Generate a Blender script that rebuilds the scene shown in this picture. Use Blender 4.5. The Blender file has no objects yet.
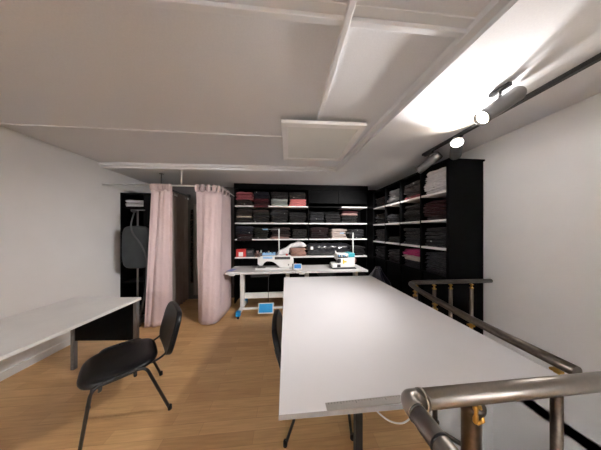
import bpy, bmesh, math, random
from mathutils import Vector, Matrix
random.seed(7)
PI = math.pi
R = math.radians
scene = bpy.context.scene
col = scene.collection

# ------------------------------------------------------------------ materials
MATS = {}

def new_mat(name):
    m = bpy.data.materials.new(name)
    m.use_nodes = True
    nt = m.node_tree
    return m, nt, nt.nodes['Principled BSDF']

def noise_mix(nt, c1, c2, scale, detail=4, lo=.35, hi=.65, coord='Object', stretch=None):
    tc = nt.nodes.new('ShaderNodeTexCoord')
    src = tc.outputs[coord]
    if stretch:
        mp = nt.nodes.new('ShaderNodeMapping')
        mp.inputs['Scale'].default_value = stretch
        nt.links.new(src, mp.inputs[0]); src = mp.outputs[0]
    nz = nt.nodes.new('ShaderNodeTexNoise')
    nz.inputs['Scale'].default_value = scale
    nz.inputs['Detail'].default_value = detail
    nt.links.new(src, nz.inputs['Vector'])
    rp = nt.nodes.new('ShaderNodeValToRGB')
    rp.color_ramp.elements[0].position = lo
    rp.color_ramp.elements[1].position = hi
    rp.color_ramp.elements[0].color = (*c1, 1)
    rp.color_ramp.elements[1].color = (*c2, 1)
    nt.links.new(nz.outputs['Fac'], rp.inputs['Fac'])
    return rp.outputs['Color'], nz.outputs['Fac'], src

def bump(nt, b, fac, strength, dist=.002):
    bp = nt.nodes.new('ShaderNodeBump')
    bp.inputs['Strength'].default_value = strength
    bp.inputs['Distance'].default_value = dist
    nt.links.new(fac, bp.inputs['Height'])
    nt.links.new(bp.outputs['Normal'], b.inputs['Normal'])

def mat(name, c, rough=.5, metal=0, c2=None, scale=30, bmp=0, spec=.5, coat=0):
    if name in MATS: return MATS[name]
    m, nt, b = new_mat(name)
    b.inputs['Roughness'].default_value = rough
    b.inputs['Metallic'].default_value = metal
    b.inputs['Specular IOR Level'].default_value = spec
    b.inputs['Coat Weight'].default_value = coat
    if c2 is None: c2 = tuple(x*.92 for x in c)
    out, fac, _ = noise_mix(nt, c, c2, scale)
    nt.links.new(out, b.inputs['Base Color'])
    if bmp: bump(nt, b, fac, bmp)
    MATS[name] = m
    return m

def cloth(name, c, c2=None, scale=9, lo=.4, hi=.6):
    if name in MATS: return MATS[name]
    m, nt, b = new_mat(name)
    vary = 0 if 'curtain' in name else .12 if max(c) > .3 else .45
    b.inputs['Roughness'].default_value = .9
    b.inputs['Specular IOR Level'].default_value = .15
    b.inputs['Sheen Weight'].default_value = .08
    if c2 is None: c2 = tuple(x*.75 for x in c)
    out, fac, src = noise_mix(nt, c, c2, scale, 6, lo, hi)
    oi = nt.nodes.new('ShaderNodeObjectInfo')
    mr = nt.nodes.new('ShaderNodeMapRange')
    mr.inputs['To Min'].default_value = 1-vary; mr.inputs['To Max'].default_value = 1+vary
    nt.links.new(oi.outputs['Random'], mr.inputs['Value'])
    vm = nt.nodes.new('ShaderNodeVectorMath'); vm.operation = 'SCALE'
    nt.links.new(out, vm.inputs[0]); nt.links.new(mr.outputs['Result'], vm.inputs['Scale'])
    nt.links.new(vm.outputs['Vector'], b.inputs['Base Color'])
    nz = nt.nodes.new('ShaderNodeTexNoise'); nz.inputs['Scale'].default_value = 14
    nt.links.new(src, nz.inputs['Vector'])
    bump(nt, b, nz.outputs['Fac'], .5, .02)
    MATS[name] = m
    return m

def floor_mat():
    m, nt, b = new_mat('laminate_floor')
    tc = nt.nodes.new('ShaderNodeTexCoord')
    br = nt.nodes.new('ShaderNodeTexBrick')
    br.offset = .37; br.offset_frequency = 2
    br.inputs['Color1'].default_value = (.72, .45, .215, 1)
    br.inputs['Color2'].default_value = (.60, .355, .16, 1)
    br.inputs['Mortar'].default_value = (.48, .28, .125, 1)
    br.inputs['Scale'].default_value = 1
    br.inputs['Mortar Size'].default_value = .0012
    br.inputs['Brick Width'].default_value = .62
    br.inputs['Row Height'].default_value = .085
    nt.links.new(tc.outputs['Object'], br.inputs['Vector'])
    out, fac, _ = noise_mix(nt, (.80, .78, .74), (1, 1, 1), 3, 6, .3, .7, 'Object', (1.5, 22, 1))
    mx = nt.nodes.new('ShaderNodeMix'); mx.data_type = 'RGBA'; mx.blend_type = 'MULTIPLY'
    mx.inputs['Factor'].default_value = 1
    nt.links.new(br.outputs['Color'], mx.inputs['A']); nt.links.new(out, mx.inputs['B'])
    nt.links.new(mx.outputs['Result'], b.inputs['Base Color'])
    b.inputs['Roughness'].default_value = .38
    b.inputs['Specular IOR Level'].default_value = .4
    return m

def emis(name, c, s):
    m, nt, b = new_mat(name)
    b.inputs['Base Color'].default_value = (*c, 1)
    b.inputs['Emission Color'].default_value = (*c, 1)
    b.inputs['Emission Strength'].default_value = s
    return m

WHITE_PAINT = mat('white_paint', (.84, .83, .82), .7, c2=(.82, .81, .80), scale=4, bmp=.05)
CEIL = mat('ceiling_paint', (.75, .755, .775), .75, c2=(.72, .725, .745), scale=120, bmp=.15)
TRIMP = mat('trim_paint', (.74, .745, .76), .7, c2=(.73, .735, .75), scale=3)
WALLG = mat('grey_wall_paint', (.15, .14, .135), .8, c2=(.135, .125, .12), scale=5)
BLACKB = mat('black_board', (.0012, .0012, .0014), .55, c2=(.0016, .0016, .0018), scale=8, spec=.05)
WHITEB = mat('white_board', (.82, .80, .78), .45, c2=(.78, .76, .74), scale=6)
TABLEW = mat('table_laminate', (.73, .715, .725), .42, c2=(.71, .695, .705), scale=3, spec=.35)
TABLEE = mat('table_edge', (.34, .32, .31), .5)
STEEL = mat('brushed_steel', (.33, .30, .275), .36, 1, c2=(.30, .28, .26), scale=60)
BRONZE = mat('dark_steel', (.15, .125, .105), .36, 1, c2=(.12, .10, .085), scale=60)
BRASS = mat('brass', (.62, .38, .10), .3, 1, c2=(.5, .3, .08), scale=40)
BLACKM = mat('black_metal', (.012, .012, .014), .4, c2=(.018, .018, .02))
BLACKV = mat('black_vinyl', (.005, .005, .006), .34, c2=(.008, .008, .009), scale=200, bmp=.1, spec=.3)
GREYM = mat('grey_metal', (.20, .195, .195), .4, .6)
WHITEM = mat('white_enamel', (.80, .79, .77), .3, c2=(.77, .76, .74))
SEWTOP = mat('pale_grey_laminate', (.60, .585, .575), .4, c2=(.56, .545, .535), scale=5)
BLUE = mat('blue_plastic', (.012, .33, .72), .4)
PBLUE = mat('pale_blue_plastic', (.32, .55, .82), .4)
TEAL = mat('teal_plastic', (.05, .35, .42), .4)
YELLOW = mat('yellow_plastic', (.75, .55, .06), .5)
RED = mat('red_card', (.55, .03, .03), .5)
DARKP = mat('dark_plastic', (.03, .03, .033), .45)
RUBBER = mat('black_rubber', (.012, .012, .012), .7)
CHROME = mat('chrome', (.7, .7, .7), .15, 1)
PINKC = cloth('pink_curtain_cloth', (.63, .495, .49), (.61, .475, .47), 3)
TAUPE = cloth('taupe_curtain_cloth', (.34, .285, .26), (.31, .26, .235), 3)
RULER = mat('ruler_steel', (.36, .335, .31), .42, .3, c2=(.33, .31, .285))
GREYPAD = mat('dark_grey_pad', (.035, .04, .042), .8, c2=(.028, .032, .034), scale=8)
PANELD = mat('cream_diffuser', (.70, .70, .665), .6, c2=(.68, .68, .645), scale=3)
PAPERB = mat('blue_paper', (.30, .33, .62), .7)

CL = {
 'white': cloth('white_fabric', (.78, .75, .76), (.68, .65, .67)),
 'off-white': cloth('offwhite_fabric', (.46, .45, .46), (.33, .33, .34)),
 'black': cloth('black_fabric', (.006, .0055, .006), (.030, .027, .027)),
 'black speckled': cloth('black_speckled_fabric', (.006, .0055, .0055), (.20, .18, .16), 38, .56, .72),
 'charcoal': cloth('charcoal_fabric', (.014, .014, .017), (.03, .029, .031)),
 'dark grey patterned': cloth('grey_pattern_fabric', (.014, .012, .012), (.18, .155, .15), 24, .5, .68),
 'burgundy': cloth('burgundy_fabric', (.06, .007, .013), (.03, .006, .009)),
 'dark burgundy': cloth('dark_burgundy_fabric', (.028, .010, .011), (.014, .007, .0075)),
 'navy': cloth('navy_fabric', (.008, .008, .016), (.015, .015, .024)),
 'rose-red patterned': cloth('rose_pattern_fabric', (.50, .13, .15), (.24, .06, .07), 22),
 'dark brown patterned': cloth('brown_pattern_fabric', (.016, .010, .009), (.18, .10, .085), 30, .52, .68),
 'grey-green': cloth('grey_green_fabric', (.40, .44, .41), (.33, .37, .345)),
 'salmon pink': cloth('salmon_fabric', (.72, .25, .24), (.62, .2, .19)),
 'cream': cloth('cream_fabric', (.62, .53, .44), (.5, .42, .34)),
 'brown': cloth('brown_fabric', (.045, .029, .024), (.025, .017, .015)),
 'olive-black': cloth('olive_fabric', (.017, .0165, .011), (.01, .0095, .007)),
 'dusty pink': cloth('dusty_pink_fabric', (.42, .27, .24), (.33, .2, .18)),
 'beige': cloth('beige_fabric', (.60, .50, .455), (.52, .43, .39)),
 'magenta': cloth('magenta_fabric', (.50, .03, .16), (.38, .02, .12)),
 'pinkish brown': cloth('pinkish_brown_fabric', (.46, .27, .22), (.36, .2, .165)),
}

# ------------------------------------------------------------------ mesh helpers
class MB:
    def __init__(s): s.bm = bmesh.new()
    def box(s, c, d, bev=0, rot=None, seg=2):
        r = bmesh.ops.create_cube(s.bm, size=1)
        vs = r['verts']
        M = Matrix.Translation(c) @ (rot.to_4x4() if rot else Matrix()) @ Matrix.Diagonal((*d, 1))
        bmesh.ops.transform(s.bm, matrix=M, verts=vs)
        if bev:
            es = list({e for v in vs for e in v.link_edges})
            bmesh.ops.bevel(s.bm, geom=es, offset=bev, segments=seg, affect='EDGES', profile=.5)
        return s
    def b2(s, a, b, bev=0):
        return s.box([(a[i]+b[i])/2 for i in range(3)], [abs(b[i]-a[i]) for i in range(3)], bev)
    def tube(s, pts, r, n=10, cap=True, closed=False, radii=None, flat=1):
        P = [Vector(p) for p in pts]
        N = len(P); rings = []; up = None
        for i in range(N):
            if closed: t = (P[(i+1) % N]-P[i-1]).normalized()
            else: t = (P[min(i+1, N-1)]-P[max(i-1, 0)]).normalized()
            if up is None:
                a = Vector((0, 0, 1)) if abs(t.z) < .9 else Vector((1, 0, 0))
                up = (a-t*a.dot(t)).normalized()
            else: up = (up-t*up.dot(t)).normalized()
            sd = t.cross(up)
            rr = radii[i] if radii else r
            rings.append([s.bm.verts.new(P[i]+up*(rr*flat*math.sin(2*PI*k/n))+sd*(rr*math.cos(2*PI*k/n))) for k in range(n)])
        for i in range(N if closed else N-1):
            A, B = rings[i], rings[(i+1) % N]
            for k in range(n):
                f = s.bm.faces.new((A[k], A[(k+1) % n], B[(k+1) % n], B[k])); f.smooth = True
        if cap and not closed:
            s.bm.faces.new(rings[0]); s.bm.faces.new(rings[-1])
        return s
    def lathe(s, prof, c=(0, 0, 0), axis=(0, 0, 1), n=20):
        q = Vector((0, 0, 1)).rotation_difference(Vector(axis).normalized())
        rings = []
        for (r, z) in prof:
            rings.append([s.bm.verts.new(Vector(c)+q @ Vector((max(r, 1e-4)*math.cos(2*PI*k/n), max(r, 1e-4)*math.sin(2*PI*k/n), z))) for k in range(n)])
        for A, B in zip(rings, rings[1:]):
            for k in range(n):
                f = s.bm.faces.new((A[k], A[(k+1) % n], B[(k+1) % n], B[k])); f.smooth = True
        s.bm.faces.new(rings[0]); s.bm.faces.new(rings[-1])
        return s
    def prism(s, poly, y0, y1, plane='xz', bev=0):
        def P(a, b, h):
            return {'xz': (a, h, b), 'xy': (a, b, h), 'yz': (h, a, b)}[plane]
        A = [s.bm.verts.new(P(a, b, y0)) for a, b in poly]
        B = [s.bm.verts.new(P(a, b, y1)) for a, b in poly]
        n = len(poly)
        s.bm.faces.new(A); s.bm.faces.new(B)
        for k in range(n): s.bm.faces.new((A[k], A[(k+1) % n], B[(k+1) % n], B[k]))
        if bev:
            es = list({e for v in A+B for e in v.link_edges})
            bmesh.ops.bevel(s.bm, geom=es, offset=bev, segments=2, affect='EDGES', profile=.5)
        return s
    def grid(s, fn, nu, nv, closed_u=False):
        V = [[s.bm.verts.new(fn(i/nu, j/nv)) for j in range(nv+1)] for i in range(nu+1)]
        for i in range(nu):
            for j in range(nv):
                f = s.bm.faces.new((V[i][j], V[i+1][j], V[i+1][j+1], V[i][j+1])); f.smooth = True
        return s
    def build(s, name, m, parent=None, smooth=False):
        bmesh.ops.recalc_face_normals(s.bm, faces=s.bm.faces)
        me = bpy.data.meshes.new(name)
        if smooth:
            for f in s.bm.faces: f.smooth = True
        s.bm.to_mesh(me); s.bm.free()
        me.materials.append(m)
        o = bpy.data.objects.new(name, me)
        col.objects.link(o)
        if parent: o.parent = parent
        return o

def arc(c, r, a0, a1, n=8, plane='xy', h=0):
    out = []
    for k in range(n+1):
        a = R(a0+(a1-a0)*k/n)
        u, v = c[0]+r*math.cos(a), c[1]+r*math.sin(a)
        out.append({'xy': (u, v, h), 'xz': (u, h, v), 'yz': (h, u, v)}[plane])
    return out

def rounded(pts, r, n=6):
    """polyline with its inner corners rounded"""
    P = [Vector(p) for p in pts]; out = [P[0]]
    for a, b, c in zip(P, P[1:], P[2:]):
        d1 = (a-b); d2 = (c-b)
        q = min(r, d1.length*.49, d2.length*.49)
        s, e = b+d1.normalized()*q, b+d2.normalized()*q
        for k in range(n+1):
            t = k/n
            out.append(s*(1-t)**2+b*2*t*(1-t)+e*t*t)
    out.append(P[-1])
    return out

def empty(name, loc=(0, 0, 0), rz=0):
    o = bpy.data.objects.new(name, None); col.objects.link(o)
    o.location = loc; o.rotation_euler = (0, 0, rz); o.empty_display_size = .05
    return o

def tag(o, label, cat, group=None, kind=None):
    o['label'] = label; o['category'] = cat
    if group: o['group'] = group
    if kind: o['kind'] = kind
    return o

def struct(o):
    o['kind'] = 'structure'; return o

def copy_tree(o, parent=None):
    c = o.copy(); col.objects.link(c)
    if parent: c.parent = parent
    for ch in list(o.children): copy_tree(ch, c)
    return c

# ------------------------------------------------------------------ room shell
XL, XR, YB, YF = -2.75, 2.15, 3.85, -4.2      # left, right, back, behind the camera
ZC, ZR = 2.40, 2.465                            # soffit and raised ceiling
f = MB()
for a, b in (((XL, .40), (1.12, YB)), ((1.12, 1.62), (XR, YB)), ((XL, YF), (.30, .40)), ((.30, .31), (1.12, .40)), ((.30, YF), (XR, -.9))):
    f.b2((a[0], a[1], -.03), (b[0], b[1], 0))
FLOOR = floor_mat()
struct(f.build('floor', FLOOR))
f = MB()
f.b2((1.12, 1.62, -2.6), (XR, 1.70, -.031))
f.b2((1.04, .40, -2.6), (1.12, 1.70, -.031))
f.b2((.22, .40, -2.6), (1.04, .48, -.031))
f.b2((.22, -.98, -2.6), (.30, .40, -.031))
f.b2((.30, -.98, -2.6), (XR, -.90, -.031))
f.b2((XR, -.98, -2.6), (XR+.08, 1.70, -.031))
struct(f.build('wall_stairwell', WHITE_PAINT))
struct(MB().b2((.22, -.98, -2.7), (XR+.08, 1.70, -2.6)).build('floor_lower_landing', FLOOR))
struct(MB().b2((XL-.1, YB, -.12), (XR+.1, YB+.1, 2.55)).build('wall_back', WALLG))
struct(MB().b2((XL-.1, YF, -.12), (XL, YB, 2.55)).build('wall_left', WHITE_PAINT))
struct(MB().b2((XR, YF, -.12), (XR+.1, YB, 2.55)).build('wall_right', WHITE_PAINT))
struct(MB().b2((XL-.1, YF-.1, -.12), (XR+.1, YF, 2.55)).build('wall_front', WHITE_PAINT))
struct(MB().b2((XL, YF, 0), (XL+.012, YB, .08), .003).build('baseboard_left', WHITEB))
E0, E1 = (.812, 2.715), (1.284, -4.2)          # the soffit's edge runs between these
c = MB()
c.b2((XL-.1, YF-.1, ZR), (XR+.1, YB+.1, ZR+.1))
c.prism([E0, (E0[0], YB), (XR, YB), (XR, YF), E1], ZC, ZR+.05, 'xy')
c.prism([(XL, 2.81), E0, (E0[0], YB), (XL, YB)], ZC, ZR+.05, 'xy')
struct(c.build('ceiling', CEIL))
d = .045
t = MB()
t.prism([E0, E1, (E1[0]-d, E1[1]), (E0[0]-d, E0[1]-d)], ZC+.03, ZR+.01, 'xy')
t.prism([(XL, 2.81), E0, (E0[0]-d, E0[1]-d), (XL, 2.81-d)], ZC+.03, ZR+.01, 'xy')
struct(t.build('trim_1', TRIMP))
ex = lambda y: E0[0]+(E1[0]-E0[0])*(y-E0[1])/(E1[1]-E0[1])-d
struct(MB().b2((.272, YF+.01, ZC+.034), (.304, 1.52, ZR+.01), .004).build('trim_2', TRIMP))
struct(MB().b2((XL, .785, ZC+.038), (ex(.8), .812, ZR+.01), .003).b2((XL, .745, ZR-.007), (ex(.77), .785, ZR+.01), .002).build('trim_3', TRIMP))
struct(MB().b2((XL, 1.850, ZR-.010), (-.03, 1.866, ZR+.01), .003).build('trim_4', TRIMP))
struct(MB().b2((XL, -.90, ZC+.015), (ex(-.9), -.84, ZR+.01), .005).build('trim_5', TRIMP))

# ceiling light panel
p = empty('ceiling_light_panel', (.348, 1.88, 2.388))
tag(p, 'square cream ceiling light panel, switched off, in the raised ceiling', 'ceiling light')
fr = MB(); w, w2 = .385, .325
for a, b in (((-w, -w), (w, -w2)), ((-w, w2), (w, w)), ((-w, -w2), (-w2, w2)), ((w2, -w2), (w, w2))):
    fr.b2((a[0], a[1], 0), (b[0], b[1], .03), .003)
fr.build('frame', WHITEB, p)
MB().b2((-w2, -w2, .006), (w2, w2, .028)).build('diffuser', PANELD, p)
MB().b2((-.25, -.25, .03), (.25, .25, .062)).build('mounting_plate', WHITEB, p)
p.rotation_euler = (R(-.7), R(-.6), R(-.6))

# ------------------------------------------------------------------ track and spotlights
tr = tag(MB().b2((1.665, .2, ZC-.028), (1.70, 1.985, ZC), .003).build('lighting_track', BLACKM),
         'long black lighting track fixed to the ceiling near the right wall', 'lighting track')
LENS_ON = emis('lit_lens', (1, .86, .70), 60)
LENS2 = emis('lit_lens_small', (1, .88, .74), 12)

def spotlight(loc, direction, label, lens, body):
    o = empty('ceiling_spotlight', loc)
    tag(o, label, 'spotlight', 'spotlights on the ceiling tracks')
    MB().b2((-.016, -.055, -.022), (.016, .055, -.0005), .003).build('adapter', BLACKM, o)
    MB().tube([(0, 0, -.02), (0, 0, -.07)], .009).build('stem', body, o)
    dv = Vector(direction).normalized()
    cc = Vector((0, 0, -.115))
    q = dv
    MB().lathe([(.0, -.13), (.040, -.128), (.048, -.115), (.048, .10), (.05, .13), (.046, .13), (.042, .112), (0, .11)], cc, dv, 24).build('lamp_head', body, o)
    MB().lathe([(0, .112), (.041, .112), (.041, .116), (0, .116)], cc, dv, 24).build('lens', lens, o)
    return Vector(loc)+cc+dv*.15, dv

def spot(pos, dv, power, cone, blend, colr, rad=.04):
    L = bpy.data.lights.new('spot_beam', 'SPOT')
    L.energy = power; L.spot_size = R(cone); L.spot_blend = blend; L.color = colr; L.shadow_soft_size = rad
    o = bpy.data.objects.new('spot_beam', L); col.objects.link(o)
    o.location = pos; o.rotation_euler = dv.to_track_quat('-Z', 'Y').to_euler()

WARM = (1, .97, .955)
pos, dv = spotlight((1.682, 1.57, ZC-.028), (-.50, -.52, .13), 'lit ceiling spotlight with its glowing lens turned up towards the ceiling', LENS_ON, GREYM)
spot(pos, dv, 46, 92, 1, WARM)
pos, dv = spotlight((1.682, 1.90, ZC-.028), (-.42, .86, -.50), 'grey cylindrical ceiling spotlight pointing to the back shelves, above the white garment stack', LENS2, GREYM)
spot(pos, dv, 62, 85, .8, WARM)
pos, dv = spotlight((1.682, .45, ZC-.028), (-2.95, 2.4, -.95), 'added grey fill spotlight, out of view on the near end of the black track', LENS2, GREYM)  # added out of view as side fill, to brighten the curtains
spot(pos, dv, 60, 50, 1, WARM)
pos, dv = spotlight((1.42, 1.03, ZC), (-2.9, .80, -2.05), 'grey ceiling spotlight mounted alone above the stairwell side of the cutting table', LENS2, GREYM)
spot(pos, dv, 42, 80, 1, WARM, .08)
# a second track and two spotlights, added unseen behind the viewer as bounce fill
tag(MB().b2((-1.9, -3.03, ZR-.028), (1.0, -2.995, ZR), .003).build('lighting_track', BLACKM),
    'added black track for the fill spotlights, unseen behind the viewer', 'lighting track')
for x, dr in ((-1.3, (-.15, -.5, .42)), (.4, (-.1, -.5, .42))):
    pos, dv = spotlight((x, -3.012, ZR-.028), dr, 'added grey fill spotlight, unseen on the track behind the viewer', LENS2, GREYM)
    spot(pos, dv, 950, 130, .9, (.975, .985, 1))

# ------------------------------------------------------------------ shelving
def add_shelf(parent, a, b, m):
    return MB().b2(a, b, .002).build('shelf', m, parent)

ZB = (1.945, 1.603, 1.277, .917)               # the back wall's shelf heights
BX0, BX1, BYF = -1.010, 1.705, 3.50
u = empty('back_shelving', (0, 0, 0))
tag(u, 'long black wall shelving with white shelves behind the sewing tables', 'shelving')
MB().b2((BX0-.018, YB-.022, 0), (XR-.005, YB-.002, 2.398)).build('back_panel', BLACKB, u)
for x, zb in ((BX0-.018, 0), (.455, ZB[2]-.012), (BX1, 0)):
    MB().b2((x, BYF+.03, zb), (x+.018, YB-.022, 2.398), .001).build('upright', BLACKB, u)
MB().b2((BX0-.018, BYF, 2.29), (BX1+.02, BYF+.02, 2.398), .002).build('fascia', BLACKB, u)
MB().b2((.47, BYF+.002, 2.02), (1.085, BYF+.02, 2.288), .002).build('cupboard_door', BLACKB, u)
MB().b2((1.089, BYF+.002, 2.02), (BX1, BYF+.02, 2.288), .002).build('cupboard_door', BLACKB, u)
hw = .0125
def bs(k, x0, x1, m): add_shelf(u, (x0, BYF, ZB[k]-hw), (x1, YB-.022, ZB[k]+hw), m)
bs(0, BX0, .455, WHITEB); bs(0, .473, 1.16, BLACKB); bs(0, 1.16, BX1, WHITEB)
bs(1, BX0, .455, WHITEB); bs(1, .473, BX1, WHITEB)
bs(2, BX0, .455, WHITEB); bs(2, .473, BX1, WHITEB)
bs(3, BX0, BX1, WHITEB)
add_shelf(u, (BX0, BYF, .50), (BX1, YB-.022, .525), BLACKB)

ZRT = (1.885, 1.568, 1.247, .935)
RXF = 1.72
YD = (1.706, 2.07, 2.47, 2.865, 3.28)
v = empty('side_shelving', (0, 0, 0))
tag(v, 'tall black shelving with four bays of folded clothes along the right wall', 'shelving')
MB().b2((XR-.025, YD[0], 0), (XR-.004, YD[4]+.2, 2.20)).build('back_panel', BLACKB, v)
for i, y in enumerate(YD):
    MB().b2((RXF, y-.010 if i else y-.02, 0), (XR-.025, y+.010, 2.205), .0015).build('upright' if i else 'end_panel', BLACKB, v)
MB().b2((RXF, YD[0]-.02, 2.205), (XR-.004, YD[4]+.01, 2.225), .001).build('top_panel', BLACKB, v)
for i in range(4):
    for k in range(4):
        add_shelf(v, (RXF, YD[i]+.010, ZRT[k]-hw), (XR-.025, YD[i+1]-.010, ZRT[k]+hw), WHITEB if k < 3 else BLACKB)
    MB().b2((RXF+.03, YD[i]+.010, .06), (RXF+.05, YD[i+1]-.010, ZRT[3]-hw), .001).build('lower_door', BLACKB, v)
MB().b2((RXF, YD[4]+.01, 0), (RXF+.02, BYF-.002, 2.205)).build('corner_panel', BLACKB, v)

# ------------------------------------------------------------------ folded garments
def garment_mesh(seed, layers, flap=0):
    """unit-size folded garment: front folds at y = 0, depth along +y, height 0..1"""
    rnd = random.Random(seed)
    prof = [(1, 0), (.5, 0)]
    for l in range(layers):
        z0, z1 = l/layers, (l+1)/layers
        zc, h = (z0+z1)/2, (z1-z0)/2
        push = rnd.uniform(-.03, .07)
        prof.append((.06, z0+.03/layers))
        for k in range(5):
            a = -PI/2+PI*(k+.5)/5
            prof.append((.03+push-.05*math.cos(a), zc+h*.88*math.sin(a)))
    prof += [(.10, 1), (.5, 1.02), (1, .96)]
    nx = 12
    ph = [rnd.uniform(0, 6) for _ in range(6)]
    lf, rt = rnd.uniform(.0, .03), rnd.uniform(.0, .03)
    m = MB(); rings = []
    for i in range(nx+1):
        x = -.5+i/nx
        e = abs(2*x)**5
        ring = []
        for (y, z) in prof:
            xx = x*(1-.03*math.sin(ph[0]+z*5))+(lf if x < 0 else -rt)*e
            yy = y+.022*math.sin(ph[1]+x*6)+.015*math.sin(ph[2]+x*13+z*4)+.03*e
            zz = z*(.97-.22*e+.06*math.sin(ph[3]+x*5)+.04*math.sin(ph[4]+x*11)) if z > .9 else z*(.97-.15*e+.03*math.sin(ph[5]+x*9))
            ring.append(m.bm.verts.new((xx, yy, max(zz, 0))))
        rings.append(ring)
    n = len(prof)
    for A, B in zip(rings, rings[1:]):
        for k in range(n):
            fc = m.bm.faces.new((A[k], A[(k+1) % n], B[(k+1) % n], B[k])); fc.smooth = True
    m.bm.faces.new(rings[0]); m.bm.faces.new(rings[-1])
    bmesh.ops.recalc_face_normals(m.bm, faces=m.bm.faces)
    me = bpy.data.meshes.new('folded_garment'); m.bm.to_mesh(me); m.bm.free()
    return me

GB = [garment_mesh(s, 2 if s % 3 else 3) for s in range(8)]
GM = {}
def gmesh(k, c):
    if (k, c) not in GM:
        me = GB[k].copy(); me.materials.clear(); me.materials.append(CL[c]); GM[(k, c)] = me
    return GM[(k, c)]
TAGM = mat('white_tag_card', (.40, .39, .37), .6)
tm = MB().box((0, -.035, .5), (.055, .012, .30)); tme = bpy.data.meshes.new('size_tag'); tm.bm.to_mesh(tme); tm.bm.free(); tme.materials.append(TAGM)

ORD = ['topmost', 'second from top', 'third from top', 'fourth from top', 'fifth from top', 'sixth from top', 'seventh from top']
def stack(x, y, z, width, depth, items, rz, where, group, tags=.13, word='folded garment', flap=False):
    """items: bottom first, (colour, thickness)"""
    n = len(items); zz = z+.0006
    for i, (c, h) in enumerate(items):
        o = bpy.data.objects.new('folded_garment', gmesh(random.randrange(8), c)); col.objects.link(o)
        wv = width*random.uniform(.88, .97)
        off = random.uniform(-.5, .5)*(width-wv)
        yo = random.uniform(.006, .03)
        a = Matrix.Rotation(rz, 4, 'Z') @ Vector((off, yo, 0))
        o.location = (x+a.x, y+a.y, zz)
        o.rotation_euler = (0, 0, rz+random.uniform(-.012, .012))
        o.scale = (wv, depth-.06, h*.91)
        pos = ORD[n-1-i] if i or n == 1 else 'lowest'
        if n == 1: pos = 'lying alone'
        tag(o, f'{c} {word}, {pos}, {where}', 'folded clothes', group)
        if random.random() < tags:
            t = bpy.data.objects.new('size_tag', tme); col.objects.link(t); t.parent = o
            t.location = (random.uniform(-.35, .35), 0, 0); t['label'] = 'white size tag'
        if flap and i == 0:
            # the lowest garment's hem hangs over the shelf's front edge
            sx, sy, sz = o.scale
            yf = (BYF-.004-o.location.y)/sy
            m = MB(); nx = 10; rows = []
            for q in range(nx+1):
                xx = -.48+.96*q/nx; wv2 = .004*math.sin(q*1.7)/sy; dz = .004*math.sin(q*2.3)/sz
                rows.append([m.bm.verts.new(p) for p in ((xx, .06, .55), (xx, yf-.002/sy+wv2*.3, .45), (xx, yf-.004/sy-abs(wv2), -.010/sz), (xx, yf-.003/sy-abs(wv2), -.042/sz+dz),
                                                          (xx, yf, -.042/sz+dz), (xx, yf, .10), (xx, .06, .12))])
            for A, B in zip(rows, rows[1:]):
                for k in range(7): m.bm.faces.new((A[k], A[(k+1) % 7], B[(k+1) % 7], B[k]))
            m.bm.faces.new(rows[0]); m.bm.faces.new(rows[-1])
            m.build('hanging_hem', CL[c], o, True)
        zz += h

def rep(c, n, h): return [(c, h)]*n
D_B = .27
GRP = {0: 'clothes on the top back shelf', 1: 'clothes on the second back shelf', 2: 'clothes on the third back shelf', 3: 'clothes on the lowest back shelf'}
SN = ['top', 'second', 'third', 'lowest']
ON = ['first', 'second', 'third', 'fourth', 'fifth', 'sixth', 'seventh']
back = {
 0: [(-1.004, -.675, rep('dark brown patterned', 2, .062)+rep('rose-red patterned', 3, .054)),
     (-.665, -.335, rep('burgundy', 3, .052)+rep('navy', 3, .047)),
     (-.320, .045, rep('grey-green', 3, .052)+rep('dark grey patterned', 3, .046)),
     (.060, .425, rep('salmon pink', 3, .052)+rep('black speckled', 3, .046))],
 1: [(-1.004, -.685, rep('black', 2, .055)+rep('cream', 1, .035)+rep('dark brown patterned', 1, .05)+rep('brown', 2, .045)),
     (-.675, -.335, rep('black', 3, .055)+rep('olive-black', 1, .045)+rep('brown', 1, .06)),
     (-.320, .045, rep('black', 5, .055)),
     (.060, .425, rep('black speckled', 2, .055)+rep('black', 2, .055)),
     (.485, .800, rep('charcoal', 4, .057)),
     (.815, 1.150, rep('black', 4, .05)),
     (1.165, 1.530, rep('black speckled', 3, .055)+rep('dusty pink', 1, .05)+rep('burgundy', 1, .04))],
 2: [(-1.004, -.665, rep('dark burgundy', 2, .052)+rep('navy', 3, .052)),
     (-.655, -.370, rep('olive-black', 5, .046)),
     (-.330, .100, rep('dusty pink', 1, .05)+rep('dark brown patterned', 4, .046)),
     (.120, .435, rep('black speckled', 4, .05)),
     (.500, .920, rep('dark burgundy', 5, .047)),
     (.940, 1.300, rep('beige', 4, .052)),
     (1.330, 1.660, rep('charcoal', 4, .05))],
}
for k, lst in back.items():
    for i, (x0, x1, it) in enumerate(lst):
        stack((x0+x1)/2, BYF+.012, ZB[k]+hw, x1-x0, D_B+.045, it, 0,
              f'{ON[i]} pile from the curtain, {SN[k]} back shelf', GRP[k], flap=(k, i) in ((0, 1), (2, 0)))
stack(.250, BYF+.012, ZB[3]+hw, .35, D_B+.045, rep('pinkish brown', 4, .043), 0, 'pile under the white cloth', GRP[3])
stack(1.530, BYF+.012, ZB[3]+hw, .30, D_B+.045, rep('black', 4, .05), 0, 'pile right of the rolled fabric', GRP[3])

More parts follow.
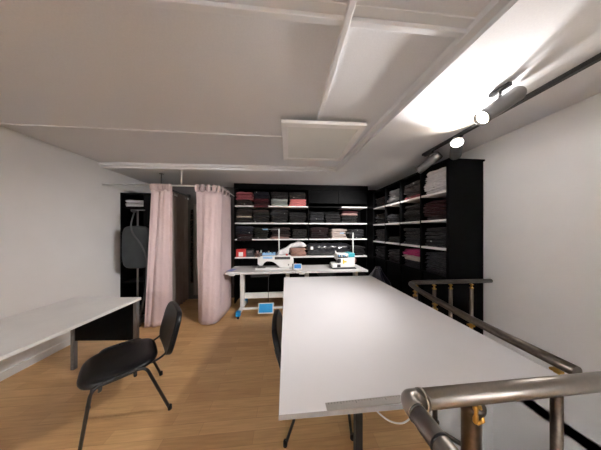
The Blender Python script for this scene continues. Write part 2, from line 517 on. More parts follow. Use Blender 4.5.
right = [
 [rep('white', 6, .046), rep('dark burgundy', 1, .05)+rep('burgundy', 4, .046), rep('charcoal', 2, .046)+rep('black', 3, .048), rep('charcoal', 5, .050)],
 [rep('rose-red patterned', 1, .045)+rep('dark grey patterned', 4, .046), rep('black speckled', 2, .05)+rep('dark grey patterned', 3, .048), rep('charcoal', 2, .05)+rep('dark grey patterned', 3, .046), rep('charcoal', 2, .045)+rep('cream', 2, .035)+rep('magenta', 2, .045)],
 [rep('black', 1, .045)+rep('off-white', 4, .046), rep('charcoal', 3, .05), rep('olive-black', 2, .05), rep('black', 4, .05)],
 [rep('dark grey patterned', 4, .046), rep('charcoal', 4, .05), rep('dark grey patterned', 5, .046), rep('charcoal', 4, .055)],
]
BAY = ['bay beside the black end panel', 'second bay from the end panel', 'third bay from the end panel', 'bay nearest the back corner']
for b in range(4):
    for k in range(4):
        y0, y1 = YD[b]+.018, YD[b+1]-.018
        stack(RXF+.014, (y0+y1)/2, ZRT[k]+hw, y1-y0, .36, right[b][k], -PI/2,
              f'{SN[k]} shelf, {BAY[b]}', 'clothes on the right wall shelving', word='garment')

# ------------------------------------------------------------------ things on the lowest back shelf
z3 = ZB[3]+hw+.0005
o = empty('red_box', (-.897, 3.56, z3)); tag(o, 'small red box with a white label on the lowest back shelf', 'box')
MB().box((0, 0, .078), (.19, .09, .155), .006).build('carton', RED, o)
MB().box((.0, -.0455, .055), (.085, .002, .085)).build('label_sticker', WHITEB, o)
o = empty('black_box', (-.724, 3.56, z3)); tag(o, 'small black box beside the red box', 'box')
MB().box((0, 0, .07), (.14, .09, .14), .005).build('carton', DARKP, o)
MB().box((0, 0, .147), (.146, .096, .018), .004).build('lid', BLACKB, o)
MB().box((0, -.046, .10), (.09, .002, .012)).build('silver_line', GREYM, o)
o = empty('trinket_basket', (-.558, 3.57, z3)); tag(o, 'small pinkish basket of sewing odds and ends beside the black box', 'basket')
MB().lathe([(.0, 0), (.075, 0), (.088, .075), (.082, .075), (.070, .008), (0, .008)], (0, 0, 0), n=18).build('bowl', cloth('basket_weave', (.25, .15, .12), (.12, .08, .07), 40), o)
MB().lathe([(0, .0), (.028, 0), (.028, .012), (.018, .016), (.018, .07), (.028, .074), (.028, .085), (0, .085)], (-.02, -.015, .03), n=14).build('thread_spool', CL['dusty pink'], o)
MB().lathe([(0, .0), (.025, 0), (.012, .09), (0, .09)], (.035, .01, .04), (.2, 0, 1), 14).build('thread_cone', CL['grey-green'], o)
o = empty('blue_tray', (-.345, 3.57, z3)); tag(o, 'pale blue tray of bobbins behind the white sewing machine', 'tray')
m = MB(); m.b2((-.13, -.06, 0), (.13, .06, .008), .002)
for a, b in (((-.13, -.06), (.13, -.052)), ((-.13, .052), (.13, .06)), ((-.13, -.052), (-.122, .052)), ((.122, -.052), (.13, .052))): m.b2((*a, .008), (*b, .075))
m.build('tray_body', PBLUE, o)
for k, (x, y) in enumerate(((-.07, -.01), (-.01, .01), (.06, -.01))):
    MB().lathe([(0, 0), (.02, 0), (.02, .006), (.012, .01), (.012, .085), (.02, .09), (.02, .096), (0, .096)], (x, y, .0085), n=12).build('bobbin', [CL['black'], WHITEB, CL['navy']][k], o)

def drape(u_, v_):
    # white cloth: heaped on the pile at right, slides down to the shelf at left
    x = -.205+u_*.635
    k = min(1, max(0, (x-.045)/.03))
    zb = z3+.002+k*.176
    zt = z3+.065+.155*min(1, max(0, (x+.20)/.30))**.7+.085*math.exp(-((x-.27)/.13)**2)
    end = min(1, 8*u_, 8*(1-u_))**.5
    a = 2*PI*v_
    ca, sa = math.cos(a), math.sin(a)
    yy = 3.595+.122*end*math.copysign(abs(ca)**.7, ca)*(1+.10*math.sin(x*23))
    zm, hh = (zb+zt)/2, (zt-zb)/2*end
    zz = zm+hh*math.copysign(abs(sa)**.75, sa)
    if sa > 0: zz += (.012*math.sin(a*4+x*16)+.008*math.sin(x*37+a*3))*end
    return Vector((x, yy, max(zz, zb)))
cl = MB().grid(drape, 44, 36).build('draped_cloth', CL['white'])
tag(cl, 'crumpled white cloth draped over the pinkish brown pile on the lowest back shelf', 'cloth')

o = empty('fabric_roll', (.905, 3.645, z3+.016)); tag(o, 'thick black fabric roll wrapped in shiny plastic on the lowest back shelf', 'fabric roll')
WRAP = mat('shiny_black_plastic', (.014, .014, .018), .18, c2=(.03, .03, .034), scale=7, bmp=1.0, coat=.5)
def rollp(u_, v_):
    x = -.455+.91*u_
    a = 2*PI*v_
    r = .116*(1-.25*abs(2*u_-1)**8)*(1+.05*math.sin(x*19)*math.sin(a*3)+.03*math.sin(x*47+a*5))
    return Vector((x, r*.95*math.cos(a), .126+r*1.06*math.sin(a)))
MB().grid(rollp, 48, 24).build('plastic_wrap', WRAP, o)
for s_ in (-1, 1):
    MB().lathe([(0, 0), (.030, 0), (.030, .01), (0, .01)], (s_*.4575-.005, 0, .126), (1, 0, 0), 16).build('cardboard_core', mat('cardboard', (.3, .2, .12), .8), o)
MB().box((-.37, -.114, .150), (.05, .003, .06)).build('label_sticker', WHITEB, o)
MB().box((-.10, -.113, .165), (.30, .003, .008)).build('label_strip', GREYM, o)

# ------------------------------------------------------------------ sewing tables
def sewing_table(x0, x1, label, pedal):
    o = empty('sewing_table', (x0, 2.94, 0)); tag(o, label, 'sewing table', 'sewing tables by the back wall')
    W = x1-x0
    MB().b2((0, 0, .722), (W, .68-.135, .758), .006).build('table_top', SEWTOP, o)
    for lx in (.22, W-.13):
        lg = MB().b2((lx-.035, .22, .10), (lx+.035, .30, .722), .006).build('leg', WHITEM, o)
        ft = MB().b2((lx-.03, -.02, .055), (lx+.03, .52, .105), .008).build('foot', WHITEM, o)
        for ly in (-.03, .49):
            MB().b2((lx-.036, ly-.03, .045), (lx+.036, ly+.045, .125), .01).build('blue_cap', BLUE, ft)
            MB().lathe([(0, -.014), (.022, -.014), (.022, .014), (0, .014)], (lx, ly-.005, .0225), (1, 0, 0), 16).build('caster', RUBBER, ft)
    MB().b2((.255, .245, .225), (W-.165, .275, .325), .004).build('crossbar', WHITEM, o)
    MB().b2((.25, .10, .085), (W-.16, .14, .115), .004).build('pedal_bar', WHITEM, o)
    MB().b2((.40, .06, .66), (.72, .30, .720), .008).build('drawer', DARKP, o)
    MB().b2((.06, -.012, .705), (.15, .05, .722), .003).build('knee_switch', WHITEM, o)
    rot = Matrix.Rotation(R(62), 3, 'X')
    c = Vector((pedal, .02, .14))
    pd = MB().box(c, (.26, .17, .016), .007, rot).build('pedal', WHITEM, o)
    MB().box(c+rot @ Vector((0, 0, .010)), (.226, .138, .010), .004, rot).build('pedal_pad', BLUE, pd)
    MB().tube([(pedal+.03, .10, .16), (pedal+.03, .16, .60), (pedal+.03, .18, .70)], .005).build('pedal_rod', DARKP, o)
    return o
sewing_table(-1.005, .160, 'grey-topped sewing table holding the long white sewing machine', .665)
sewing_table(.168, 1.455, 'grey-topped sewing table holding the overlock machine, at the right', .70)
TZ = .7585
# lockstitch machine
o = empty('sewing_machine', (-.545, 3.20, TZ)); tag(o, 'white industrial sewing machine with long arm on the left sewing table', 'sewing machine')
MB().prism([(0, 0), (.66, 0), (.66, .025), (0, .025)], -.09, .09, 'xz', .004).build('bed', WHITEM, o)
prof = [(.05, .075), (.07, .065), (.125, .065), (.14, .10), (.16, .135), (.20, .155), (.26, .155), (.31, .145), (.36, .115), (.40, .06), (.43, .026),
        (.65, .026), (.655, .20), (.64, .232), (.60, .240), (.10, .235), (.06, .220), (.05, .19)]
MB().prism(prof, -.055, .065, 'xz', .012).build('machine_arm', WHITEM, o)
MB().b2((.035, -.045, .085), (.052, .045, .215), .008).build('face_plate', WHITEM, o)
MB().tube([(.095, 0, .066), (.095, 0, .030)], .005).build('needle_bar', CHROME, o)
MB().b2((.080, -.02, .0255), (.115, .01, .030), .002).build('presser_foot', CHROME, o)
MB().b2((.03, -.07, .0252), (.17, .05, .027), .0005).build('needle_plate', GREYM, o)
MB().b2((.13, -.058, .190), (.30, -.053, .228), .004).build('blue_panel', PBLUE, o)
MB().b2((.34, -.058, .175), (.62, -.053, .222), .004).build('control_strip', DARKP, o)
MB().b2((.58, -.058, .06), (.60, -.053, .09), .002).build('badge', GREYM, o)
MB().lathe([(0, 0), (.055, 0), (.062, .012), (.062, .035), (.045, .045), (0, .045)], (.640, .005, .13), (1, 0, 0), 22).build('handwheel', WHITEM, o)
MB().lathe([(0, 0), (.02, 0), (.02, .03), (0, .03)], (.56, -.01, .238), (0, 0, 1), 12).build('bobbin_winder', RED, o)
o = empty('control_box', (.205, 3.03, TZ)); tag(o, 'small white control box with blue screen right of the long sewing machine', 'control box')
rot = Matrix.Rotation(R(-18), 3, 'X')
MB().box((0, .03, .055), (.15, .05, .10), .008, rot).build('housing', WHITEM, o)
MB().box(Vector((0, .03, .055))+rot @ Vector((0, -.026, .004)), (.12, .006, .072), .002, rot).build('screen', mat('blue_screen', (.05, .24, .60), .3), o)
MB().b2((-.05, 0, 0), (.05, .06, .012), .003).build('base', WHITEM, o)
o = empty('thread_cone', (.178, 3.15, TZ)); tag(o, 'small red and white thread cone between the long sewing machine and the control box', 'thread')
MB().lathe([(0, 0), (.026, 0), (.026, .004), (.022, .008), (.012, .085), (0, .085)], n=16).build('yarn', CL['white'], o)
MB().lathe([(0, .0855), (.012, .0855), (.009, .105), (0, .105)], n=12).build('cone_tip', RED, o)
tag(MB().box((-.955, 3.13, TZ+.0015), (.10, .19, .002), 0, Matrix.Rotation(R(-12), 3, 'Z')).build('blue_paper', PAPERB),
    'blue paper sheet on the left end of the sewing table by the curtain', 'paper')

# overlock machine
o = empty('overlock_machine', (.84, 3.17, TZ)); tag(o, 'compact white overlock machine with teal top on the right sewing table', 'overlock machine')
MB().b2((.0, -.13, 0), (.44, .13, .02), .005).build('base', DARKP, o)
MB().prism([(.12, .02), (.42, .02), (.43, .05), (.43, .25), (.40, .275), (.12, .275), (.09, .25), (.09, .16), (.13, .15), (.15, .12)], -.09, .10, 'xz', .014).build('body', WHITEM, o)
MB().prism([(.0, .02), (.16, .02), (.15, .09), (.09, .10), (.02, .10), (0, .09)], -.11, .09, 'xz', .012).build('work_arm', WHITEM, o)
MB().b2((.30, -.098, .205), (.425, .105, .284), .01).build('teal_cover', TEAL, o)
MB().b2((.10, -.096, .20), (.29, -.088, .262), .004).build('dial_panel', DARKP, o)
for k in range(4):
    MB().lathe([(0, 0), (.014, 0), (.014, .022), (0, .022)], (.13+k*.043, -.096, .235), (0, -1, 0), 14).build('tension_dial', [PBLUE, WHITEB, PBLUE, WHITEB][k], o)
MB().b2((.20, -.10, .09), (.225, -.088, .17), .005).build('yellow_guide', YELLOW, o)
MB().b2((.225, -.10, .115), (.27, -.089, .140), .005).build('yellow_guide', YELLOW, o)
MB().b2((.10, -.115, .11), (.16, -.02, .185), .01).build('presser_head', DARKP, o)
MB().b2((.085, -.118, .03), (.15, -.109, .085), .003).build('looper_cover', DARKP, o)
MB().lathe([(0, 0), (.05, 0), (.055, .01), (.055, .03), (.04, .04), (0, .04)], (.432, 0, .14), (1, 0, 0), 20).build('handwheel', mat('brown_plastic', (.2, .1, .08), .4), o)
MB().tube([(.11, .04, .27), (.10, .04, .315)], .012).build('lift_lever', WHITEM, o)

def thread_stand(x, y, h, arm, label):
    o = empty('thread_stand', (x, y, TZ)); tag(o, label, 'thread stand', 'thread stands on the sewing tables')
    MB().lathe([(0, 0), (.03, 0), (.03, .012), (.012, .02), (0, .02)], n=16).build('base', WHITEM, o)
    MB().tube([(0, 0, .015), (0, 0, h)], .011, 10).build('pole', WHITEM, o)
    MB().tube([(.01, 0, h-.01), (arm, 0, h-.012)], .006, 8).build('guide_arm', GREYM, o)
    MB().tube([(arm*.72, 0, h-.01), (arm*1.05, 0, h-.012)], .011, 8).build('blue_guide', PBLUE, o)
thread_stand(-.137, 3.405, .735, -.30, 'tall thin thread stand with blue tip behind the long sewing machine')
thread_stand(1.359, 3.40, .66, -.26, 'tall thin thread stand behind the overlock machine')

# dark sack in the corner
def sack(u_, v_):
    a = 2*PI*u_; z = v_
    r = (.17+.03*math.sin(a*3+1)+.02*math.sin(a*5+z*5))*(1-.75*max(0, z-.72)/.28) * (.75+.35*math.sin(PI*min(1, z*.9+.12)))
    return Vector((r*math.cos(a), r*math.sin(a), .88*z))
o = empty('dark_sack', (1.48, 2.66, .001)); tag(o, 'tall black plastic sack standing in the corner beside the shelving', 'sack')
MB().grid(sack, 40, 24).build('sack_body', mat('black_sack_plastic', (.006, .006, .011), .35, c2=(.01, .01, .017), scale=9, bmp=.8), o)
MB().tube(arc((0, 0), .05, 0, 360, 16, 'xy', .84)[:-1], .010, 8, closed=True).build('tie', RUBBER, o)
MB().box((-.10, -.145, .62), (.035, .004, .03)).build('white_tag', WHITEB, o)

# ------------------------------------------------------------------ cutting table
TX0, TX1, TY0, TY1, TT = -.021, 1.040, .518, 2.045, .90
o = empty('cutting_table', (.506, 1.28, 0)); tag(o, 'large white cutting table in the middle of the room', 'table')
tt = MB().b2((TX0-.506, TY0-1.28, TT-.016), (TX1-.506, TY1-1.28, TT), .001).build('table_top', TABLEW, o)
e = MB()
e.b2((TX0-.506-.0012, TY0-1.28-.0012, TT-.016), (TX1-.506+.0012, TY0-1.28, TT-.0005))
e.b2((TX0-.506-.0012, TY0-1.28, TT-.016), (TX0-.506, TY1-1.28, TT-.0005))
e.b2((TX1-.506, TY0-1.28, TT-.016), (TX1-.506+.0012, TY1-1.28, TT-.0005))
e.build('edge_band', TABLEE, tt)
e = MB()
e.b2((-.11, -.55, TT-.06), (-.06, .55, TT-.0165)); e.build('under_beam', BLACKM, o)
for y in (-.30, .52):
    MB().b2((-.45, y-.025, TT-.0605), (.45, y+.025, TT-.0165), .002).build('cross_rail', BLACKM, o)
    MB().b2((-.105, y-.021, .03), (-.063, y+.021, TT-.0605), .004).build('leg', BLACKM, o)
    MB().b2((-.38, y-.03, 0), (.38, y+.03, .035), .006).build('foot_bar', BLACKM, o)

# ruler on its front edge
o = empty('steel_ruler', (.125, TY0-.004, TT+.0004), R(1.2)); tag(o, 'long steel ruler lying along the front edge of the cutting table', 'ruler')
MB().b2((0, 0, 0), (.60, .026, .0016)).build('blade', RULER, o)
m = MB()
for k in range(1, 60):
    L = .010 if k % 10 == 0 else .007 if k % 5 == 0 else .0045
    m.b2((k*.01-.0007, .025-L, .0016), (k*.01+.0007, .025, .0018))
m.build('tick_marks', DARKP, o)
# white cord hanging below it
pts = [(.33, .70, TT-.0175), (.335, .69, .78), (.35, .66, .738), (.39, .62, .728), (.43, .60, .738), (.455, .585, .78), (.46, .58, TT-.0175)]
pts = [(x-.506, y-1.28, z) for x, y, z in pts]
MB().tube(rounded(pts, .03), .0028, 8).build('power_cord', WHITEM, bpy.data.objects['cutting_table'])['label'] = 'thin white cord'

# ------------------------------------------------------------------ chairs
def make_chair(label):
    o = empty('visitor_chair'); tag(o, label, 'chair', 'black visitor chairs')
    # seat
    def seat(u_, v_):
        a = 2*PI*u_
        e = 3.2
        ca, sa = math.cos(a), math.sin(a)
        x = .235*math.copysign(abs(ca)**(2/e), ca); y = .215*math.copysign(abs(sa)**(2/e), sa)
        rr, zz = [(0.02, .405), (.9, .405), (.98, .411), (1, .422), (.985, .439), (.90, .451), (.6, .455), (.02, .451)][round(v_*7)]
        return Vector((x*rr, y*rr, zz))
    MB().grid(seat, 40, 7).build('seat', BLACKV, o)
    def bk(u_, v_, off):
        x = (u_-.5)
        # rounded outline
        t = v_
        wid = .475*(1-.30*abs(2*t-1)**4.5)
        X = x*wid
        y = -.262-.085*t-.16*(.055-X*X)*1.6+off
        return Vector((X, y, .405+.335*t+.012*(1-(2*x)**2)*(1 if t > .5 else -1)*abs(2*t-1)))
    m = MB()
    m.grid(lambda a, b: bk(a, b, 0), 16, 14)
    bo = m.build('backrest', BLACKV, o)
    sd = bo.modifiers.new('thick', 'SOLIDIFY'); sd.thickness = .04; sd.offset = 0
    bv = bo.modifiers.new('soft', 'BEVEL'); bv.width = .014; bv.segments = 3; bv.limit_method = 'ANGLE'
    for s in (-1, 1):
        # side loops: rear leg, rail, front leg
        MB().tube(rounded([(s*.2385, -.270, .012), (s*.250, -.125, .435), (s*.250, .02, .440)], .05), .0098, 10, flat=.8).build('leg', BLACKM, o)
        MB().tube(rounded([(s*.2385, .19, .012), (s*.250, .135, .435), (s*.250, .02, .440)], .05), .0098, 10, flat=.8).build('leg', BLACKM, o)
        for y in (-.273, .192):
            MB().lathe([(0, 0), (.014, 0), (.0135, .03), (.0105, .036), (0, .036)], (s*.2385, y, 0), n=12).build('rubber_foot', RUBBER, o)
        MB().tube(rounded([(s*.17, -.10, .402), (s*.17, -.235, .405), (s*.165, -.318, .50), (s*.16, -.345, .60)], .08), .012, 8, flat=.6).build('back_support', BLACKM, o)
    MB().tube([(-.245, .10, .397), (.245, .10, .397)], .010, 8).tube([(-.245, -.07, .397), (.245, -.07, .397)], .010, 8).build('seat_frame', BLACKM, o)
    return o
ch = make_chair('black vinyl visitor chair standing at the white desk, left of the pink curtains')
ch.location = (-1.305, 1.487, 0); ch.rotation_euler = (0, 0, R(131))
c2 = copy_tree(ch); c2['label'] = 'black vinyl visitor chair tucked under the large white cutting table'
c2.location = (.268, 1.405, 0); c2.rotation_euler = (0, 0, R(-90))

# ------------------------------------------------------------------ white desk at the left
o = empty('white_desk', (-1.545, 1.98, 0), R(-4)); tag(o, 'white-topped desk beside the black chair', 'desk')
MB().b2((-.72, -1.30, .715), (0, 0, .742), .002).build('desk_top', WHITEB, o)
for x in (-.69, -.045):
    for y in (-1.27, -.045):
        MB().b2((x, y, 0), (x+.035, y+.035, .715), .003).build('leg', GREYM, o)
MB().b2((-.655, -.035, .30), (-.045, -.02, .715), .002).build('modesty_panel', BLACKB, o)

# ------------------------------------------------------------------ curtains and rods
def cat(pts, n=60):
    P = [Vector((*p, 0)) for p in pts]; P = [P[0]*2-P[1]]+P+[P[-1]*2-P[-2]]
    out = []
    segs = len(P)-3
    for k in range(n+1):
        t = k/n*segs; i = min(int(t), segs-1); t -= i
        a, b, c, d_ = P[i:i+4]
        out.append(.5*((2*b)+(c-a)*t+(2*a-5*b+4*c-d_)*t*t+(3*b-a-3*c+d_)*t**3))
    return out

def curtain(name, top, bot, z0, z1, waves, amp_t, amp_b, m, label, rodz=None, group=None, seed=0, n=140, tab=True, grommet=False):
    A, B = cat(top, n), cat(bot, n)
    o = empty(name, (0, 0, 0)); tag(o, label, 'curtain', group)
    rnd = random.Random(seed); p1, p2 = rnd.uniform(0, 6), rnd.uniform(0, 6)
    def nrm(L, i):
        t = (L[min(i+1, n)]-L[max(i-1, 0)]).normalized(); return Vector((t.y, -t.x, 0))
    def fn(u_, v_):
        i = round(u_*n); z = z0+(z1-z0)*v_
        k = v_
        p = B[i]*(1-k)+A[i]*k
        nn = (nrm(B, i)*(1-k)+nrm(A, i)*k).normalized()
        w = math.sin(2*PI*waves*u_+p1+.5*(1-k))+.45*math.sin(2*PI*waves*2.3*u_+p2+.8*k)
        p = p+nn*w*(amp_b*(1-k)+amp_t*k)
        return Vector((p.x, p.y, z))
    bo = MB().grid(fn, n, 24).build('cloth', m, o)
    sd = bo.modifiers.new('thick', 'SOLIDIFY'); sd.thickness = .004; sd.offset = 0
    if tab:
        k = int(n*.02)
        step = 17
        for i in range(3, n-2, step):
            p = fn(i/n, 1)
            nn = nrm(A, i); tt = Vector((-nn.y, nn.x, 0))
            mm = MB()
            a = math.atan2(tt.y, tt.x)
            cz = rodz
            ring = []
            for q in range(13):
                b = 2*PI*q/12
                ring.append((nn*math.cos(b)*.022, .5*(cz+.026+z1-.02)+(.5*(cz+.026-z1+.02))*math.sin(b)))
            ctr = A[i]
            vs = []
            for (off, zz) in ring[:-1]:
                vs.append([mm.bm.verts.new(Vector((ctr.x, ctr.y, zz))+off+tt*s*.027) for s in (-1, 1)])
            for q in range(12):
                ff = mm.bm.faces.new((vs[q][0], vs[q][1], vs[(q+1) % 12][1], vs[(q+1) % 12][0])); ff.smooth = True
            to = mm.build('tab', m, o)
            sd = to.modifiers.new('thick', 'SOLIDIFY'); sd.thickness = .003; sd.offset = 0
    if grommet:
        for i in range(6, n, 16):
            p = fn(i/n, 1); nn = nrm(A, i)
            MB().lathe([(.014, -.005), (.024, -.005), (.024, .005), (.014, .005)], (p.x, p.y, z1-.045), nn, 14).build('eyelet', WHITEB, o)
    return o

RZ = 2.155
PT = [(-1.405, 2.83), (-1.27, 2.825), (-1.13, 2.84), (-1.062, 2.92), (-1.045, 3.12), (-1.045, 3.38)]
o = empty('curtain_rod'); tag(o, 'thin white curtain rod that bends round to the back wall', 'curtain rod')
MB().tube([(XL+.001, 2.83, RZ), (-1.45, 2.83, RZ)]+[(p.x, p.y, RZ) for p in cat(PT, 40)]+[(-1.045, 3.50, RZ), (-1.045, 3.849, RZ)], .009, 10).build('rod', WHITEM, o)
MB().tube([(-1.62, 2.83, RZ), (-1.62, 2.83, ZC-.001)], .006, 8).lathe([(0, 0), (.022, 0), (.022, .006), (0, .006)], (-1.62, 2.83, ZC-.0065)).build('ceiling_bracket', WHITEM, o)
o = empty('dark_curtain_rod'); tag(o, 'black curtain rod between the fitting rooms carrying the taupe curtain', 'curtain rod')
MB().tube([(-2.05, 3.00, 2.185), (-2.05, 3.849, 2.185)], .011, 10).build('rod', BLACKM, o)
MB().tube([(-2.05, 3.02, 2.185), (-2.05, 3.02, ZC-.001)], .008, 8).b2((-2.075, 3.0, ZC-.012), (-2.025, 3.04, ZC-.001), .002).build('ceiling_bracket', BLACKM, o)
MB().b2((-2.08, 3.80, 2.15), (-2.02, 3.848, 2.22), .004).build('wall_bracket', BLACKM, o)

curtain('pink_curtain', [(-2.055, 2.83), (-1.96, 2.83), (-1.86, 2.83), (-1.765, 2.83)], [(-2.09, 2.75), (-2.02, 2.735), (-1.91, 2.79), (-1.80, 2.90)],
        .015, 2.088, 1.6, .016, .018, PINKC, 'pink curtain at the left, hanging in front of the steamer', RZ, 'pink fitting room curtains', 3)
curtain('pink_curtain', PT,
        [(-1.375, 2.84), (-1.30, 2.765), (-1.17, 2.735), (-1.075, 2.82), (-1.045, 3.06), (-1.048, 3.42)],
        .015, 2.088, 3.2, .007, .005, PINKC, 'pink curtain wrapped round a corner next to the sewing table', RZ, 'pink fitting room curtains', 11)
curtain('taupe_curtain', [(-2.05, 3.06), (-2.05, 3.3), (-2.05, 3.55), (-2.05, 3.775)], [(-1.99, 3.04), (-2.02, 3.3), (-2.04, 3.55), (-2.05, 3.80)],
        .03, 2.160, 7, .018, .02, TAUPE, 'long taupe curtain with white eyelets inside the fitting room', None, 'taupe curtains in the fitting room', 5, tab=False, grommet=True)
curtain('taupe_curtain', [(-1.93, 3.79), (-1.75, 3.79), (-1.5, 3.79), (-1.22, 3.79)], [(-1.93, 3.79), (-1.75, 3.79), (-1.5, 3.79), (-1.22, 3.79)],
        .10, 2.02, 8, .014, .018, TAUPE, 'taupe curtain across the back of the fitting room, half hidden by pink cloth', None, 'taupe curtains in the fitting room', 9, tab=False)
o = empty('hanging_scarf', (-1.985, 3.82, 0)); tag(o, 'narrow dark patterned scarf hanging between the two taupe curtains', 'scarf')
m = MB().grid(lambda a, b: Vector((-.03+.06*a, .008*math.sin(b*14+a*3), .35+1.55*b)), 6, 40).build('scarf_cloth', CL['dark brown patterned'], o)
sd = m.modifiers.new('thick', 'SOLIDIFY'); sd.thickness = .006
MB().tube([(0, .0, 1.88), (0, .028, 1.92)], .006, 8).build('hook', BLACKM, o)

# ------------------------------------------------------------------ left corner: black cabinet and garment steamer
o = empty('open_cabinet', (-2.48, 3.35, 0)); tag(o, 'tall open black cabinet behind the steamer, left of the pink curtain', 'cabinet')
MB().b2((-.265, -.25, 0), (-.245, .25, 2.09), .001).build('side_panel', BLACKB, o)
MB().b2((.095, -.25, 0), (.225, .25, 2.09), .001).build('side_panel', BLACKB, o)
MB().b2((-.245, .23, 0), (.095, .25, 2.09)).build('back_panel', BLACKB, o)
MB().b2((-.245, -.24, 2.065), (.095, .23, 2.09)).build('top_panel', BLACKB, o)
for z in (1.86, 1.50, 1.10, .60, .06):
    MB().b2((-.245, -.24, z-.02), (.095, .23, z), .001).build('shelf', BLACKB, o)
stack(-2.555, 3.125, 1.86, .33, .30, rep('white', 3, .04), 0, 'top of the open black cabinet', 'white clothes in the open cabinet', 0)

o = empty('garment_steamer', (-2.33, 2.88, 0)); tag(o, 'dark grey garment steamer with padded board, pole and hose beside the left curtain', 'garment steamer')
MB().box((.03, -.02, .075), (.24, .20, .09), .03, None, 3).build('base', DARKP, o)
for x in (-.06, .12):
    for y in (-.085, .045):
        MB().lathe([(0, -.012), (.026, -.012), (.026, .012), (0, .012)], (x, y, .026), (1, 0, 0), 16).build('wheel', RUBBER, o)
MB().tube([(0, .04, .11), (0, .04, 1.78)], .012, 10).build('pole', GREYM, o)
def pad(u_, v_):
    a = 2*PI*u_; e = 4.5
    ca, sa = math.cos(a), math.sin(a)
    x = .20*math.copysign(abs(ca)**(2/e), ca); z = .33*math.copysign(abs(sa)**(2/e), sa)
    rr, yy = [(.02, .018), (.92, .018), (1, .008), (1, -.008), (.92, -.020), (.02, -.024)][round(v_*5)]
    return Vector((.01+x*rr, yy, 1.20+z*rr))
MB().grid(pad, 44, 5).build('padded_board', GREYPAD, o)
MB().tube([Vector(p) for p in rounded([(.005, -.03, 1.74), (-.03, -.05, 1.55), (.0, -.06, 1.42), (.12, -.06, 1.26), (.20, -.05, 1.05), (.18, -.03, .6), (.09, -.03, .12)], .25, 8)], .010, 10).build('hose', mat('dark_grey_hose', (.06, .06, .062), .5), o)
MB().tube([(-.10, .04, 1.78), (.10, .04, 1.78)], .010, 8).build('hanger_bar', GREYM, o)
MB().box((.005, -.03, 1.755), (.07, .05, .035), .012).build('steam_head', DARKP, o)

# ------------------------------------------------------------------ handrails round the stairwell
def post(parent, x, y, z, m, r=.0165):
    p_ = MB().tube([(x, y, .0), (x, y, z-.05)], r, 14).lathe([(0, 0), (.027, 0), (.027, .008), (.02, .014), (0, .014)], (x, y, 0), n=18).build('post', m, parent)
    MB().tube([(x, y, z-.056), (x, y, z-.012)], .008, 8).lathe([(0, 0), (r+.002, 0), (r+.002, .010), (.009, .014), (0, .014)], (x, y, z-.062), n=16).box((x, y, z-.022), (.024, .030, .010), .003).build('brass_bracket', BRASS, p_)
NZ = 1.0985
o = empty('handrail', (0, 0, 0)); tag(o, 'thick steel handrail with rounded elbow at the near corner of the cutting table', 'handrail', 'steel handrails')
rr = .0174
MB().tube([(.278, .337, NZ), (1.04, .345, NZ)], rr, 20).build('rail', STEEL, o)
MB().tube([(.2525, .314, NZ), (.2545, .25, NZ), (.262, -.10, NZ), (.262, -.60, NZ)], rr, 20).build('rail', STEEL, o)
MB().tube(rounded([(.2525, .310, NZ), (.2525, .337, NZ), (.282, .337, NZ)], .024, 10), rr+.0008, 20, cap=True).build('elbow', STEEL, o)
MB().tube([(.280, .337, NZ), (.288, .337, NZ)], rr+.0016, 20).build('collar', STEEL, o)
MB().tube([(.2526, .312, NZ), (.2527, .309, NZ)], rr+.0015, 20).build('collar', DARKP, o)
MB().tube([(.2540, .264, NZ), (.2541, .261, NZ)], rr+.0015, 20).build('collar', DARKP, o)
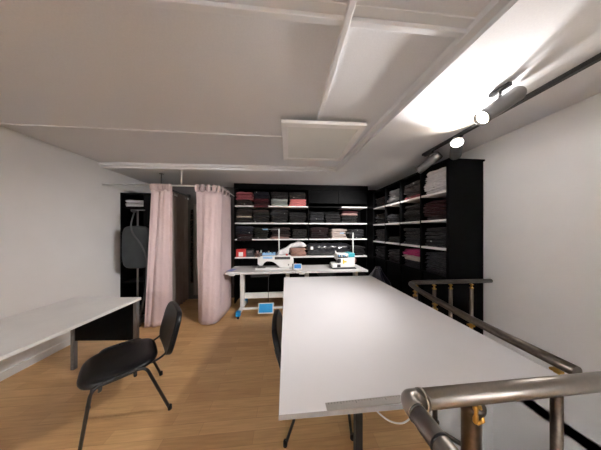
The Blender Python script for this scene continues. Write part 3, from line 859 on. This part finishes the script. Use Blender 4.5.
def near_post(x, y):
    p_ = MB().lathe([(0, 0), (.035, 0), (.035, .008), (.017, .012), (.017, NZ-.085), (.017, NZ-.045), (.023, NZ-.028), (.023, NZ-.02), (0, NZ-.018)], (x, y, 0), n=20).build('post', BRONZE, o)
    MB().box((x-.010, y-.017, NZ-.030), (.009, .008, .036), .003).tube([(x-.010, y-.019, NZ-.046), (x+.002, y-.021, NZ-.040), (x+.002, y-.014, NZ-.014)], .0035, 8).build('brass_bracket', BRASS, p_)
near_post(.402, .342); near_post(1.02, .345); near_post(.262, -.57)

FZ = .926
o = empty('handrail', (0, 0, 0)); tag(o, 'dark bronze handrail curving round the stairwell beyond the right table edge', 'handrail', 'steel handrails')
path = [(1.078, .55, FZ), (1.088, .90, FZ), (1.155, 1.38, FZ), (1.235, 1.640, FZ), (1.40, 1.648, FZ), (1.60, 1.645, FZ), (XR-.002, 1.637, FZ)]
MB().tube(rounded(path, .19, 10), .021, 16).build('rail', BRONZE, o)
low = [(p[0], p[1], FZ-.10) for p in path]
for (x, y) in ((1.079, .60), (1.091, .93), (1.131, 1.22), (1.185, 1.49), (1.32, 1.645), (1.52, 1.648), (1.70, 1.645), (1.93, 1.640)):
    post(o, x, y, FZ-.012, BRONZE, .016)
o = empty('stair_handrail', (0, 0, 0)); tag(o, 'dark sloping stair rail on the white stairwell wall, seen below the near handrail', 'handrail')
MB().tube([(1.16, 1.56, -.29), (2.08, 1.56, -.885)], .02, 12).build('rail', BRONZE, o)
for x in (1.3, 1.9):
    z = -.29-(x-1.16)*.647
    MB().tube(rounded([(x, 1.56, z-.018), (x, 1.56, z-.05), (x, 1.619, z-.06)], .02), .007, 8).build('wall_bracket', BRASS, o)

# ------------------------------------------------------------------ world, camera, view
w = bpy.data.worlds.new('world'); scene.world = w; w.use_nodes = True
w.node_tree.nodes['Background'].inputs[0].default_value = (.05, .05, .055, 1)
w.node_tree.nodes['Background'].inputs[1].default_value = .2
cd = bpy.data.cameras.new('camera'); co = bpy.data.objects.new('camera', cd); col.objects.link(co)
cd.sensor_width = 36; cd.sensor_fit = 'HORIZONTAL'; cd.lens = 172/601*36; cd.shift_y = 6/601; cd.clip_start = .02
co.location = (0, 0, 1.45); co.rotation_euler = (R(90), 0, -math.atan(14.5/172))
scene.camera = co
vs = scene.view_settings
vs.view_transform = 'Standard'; vs.look = 'None'; vs.exposure = 1.8; vs.gamma = 1; vs.use_curve_mapping = False
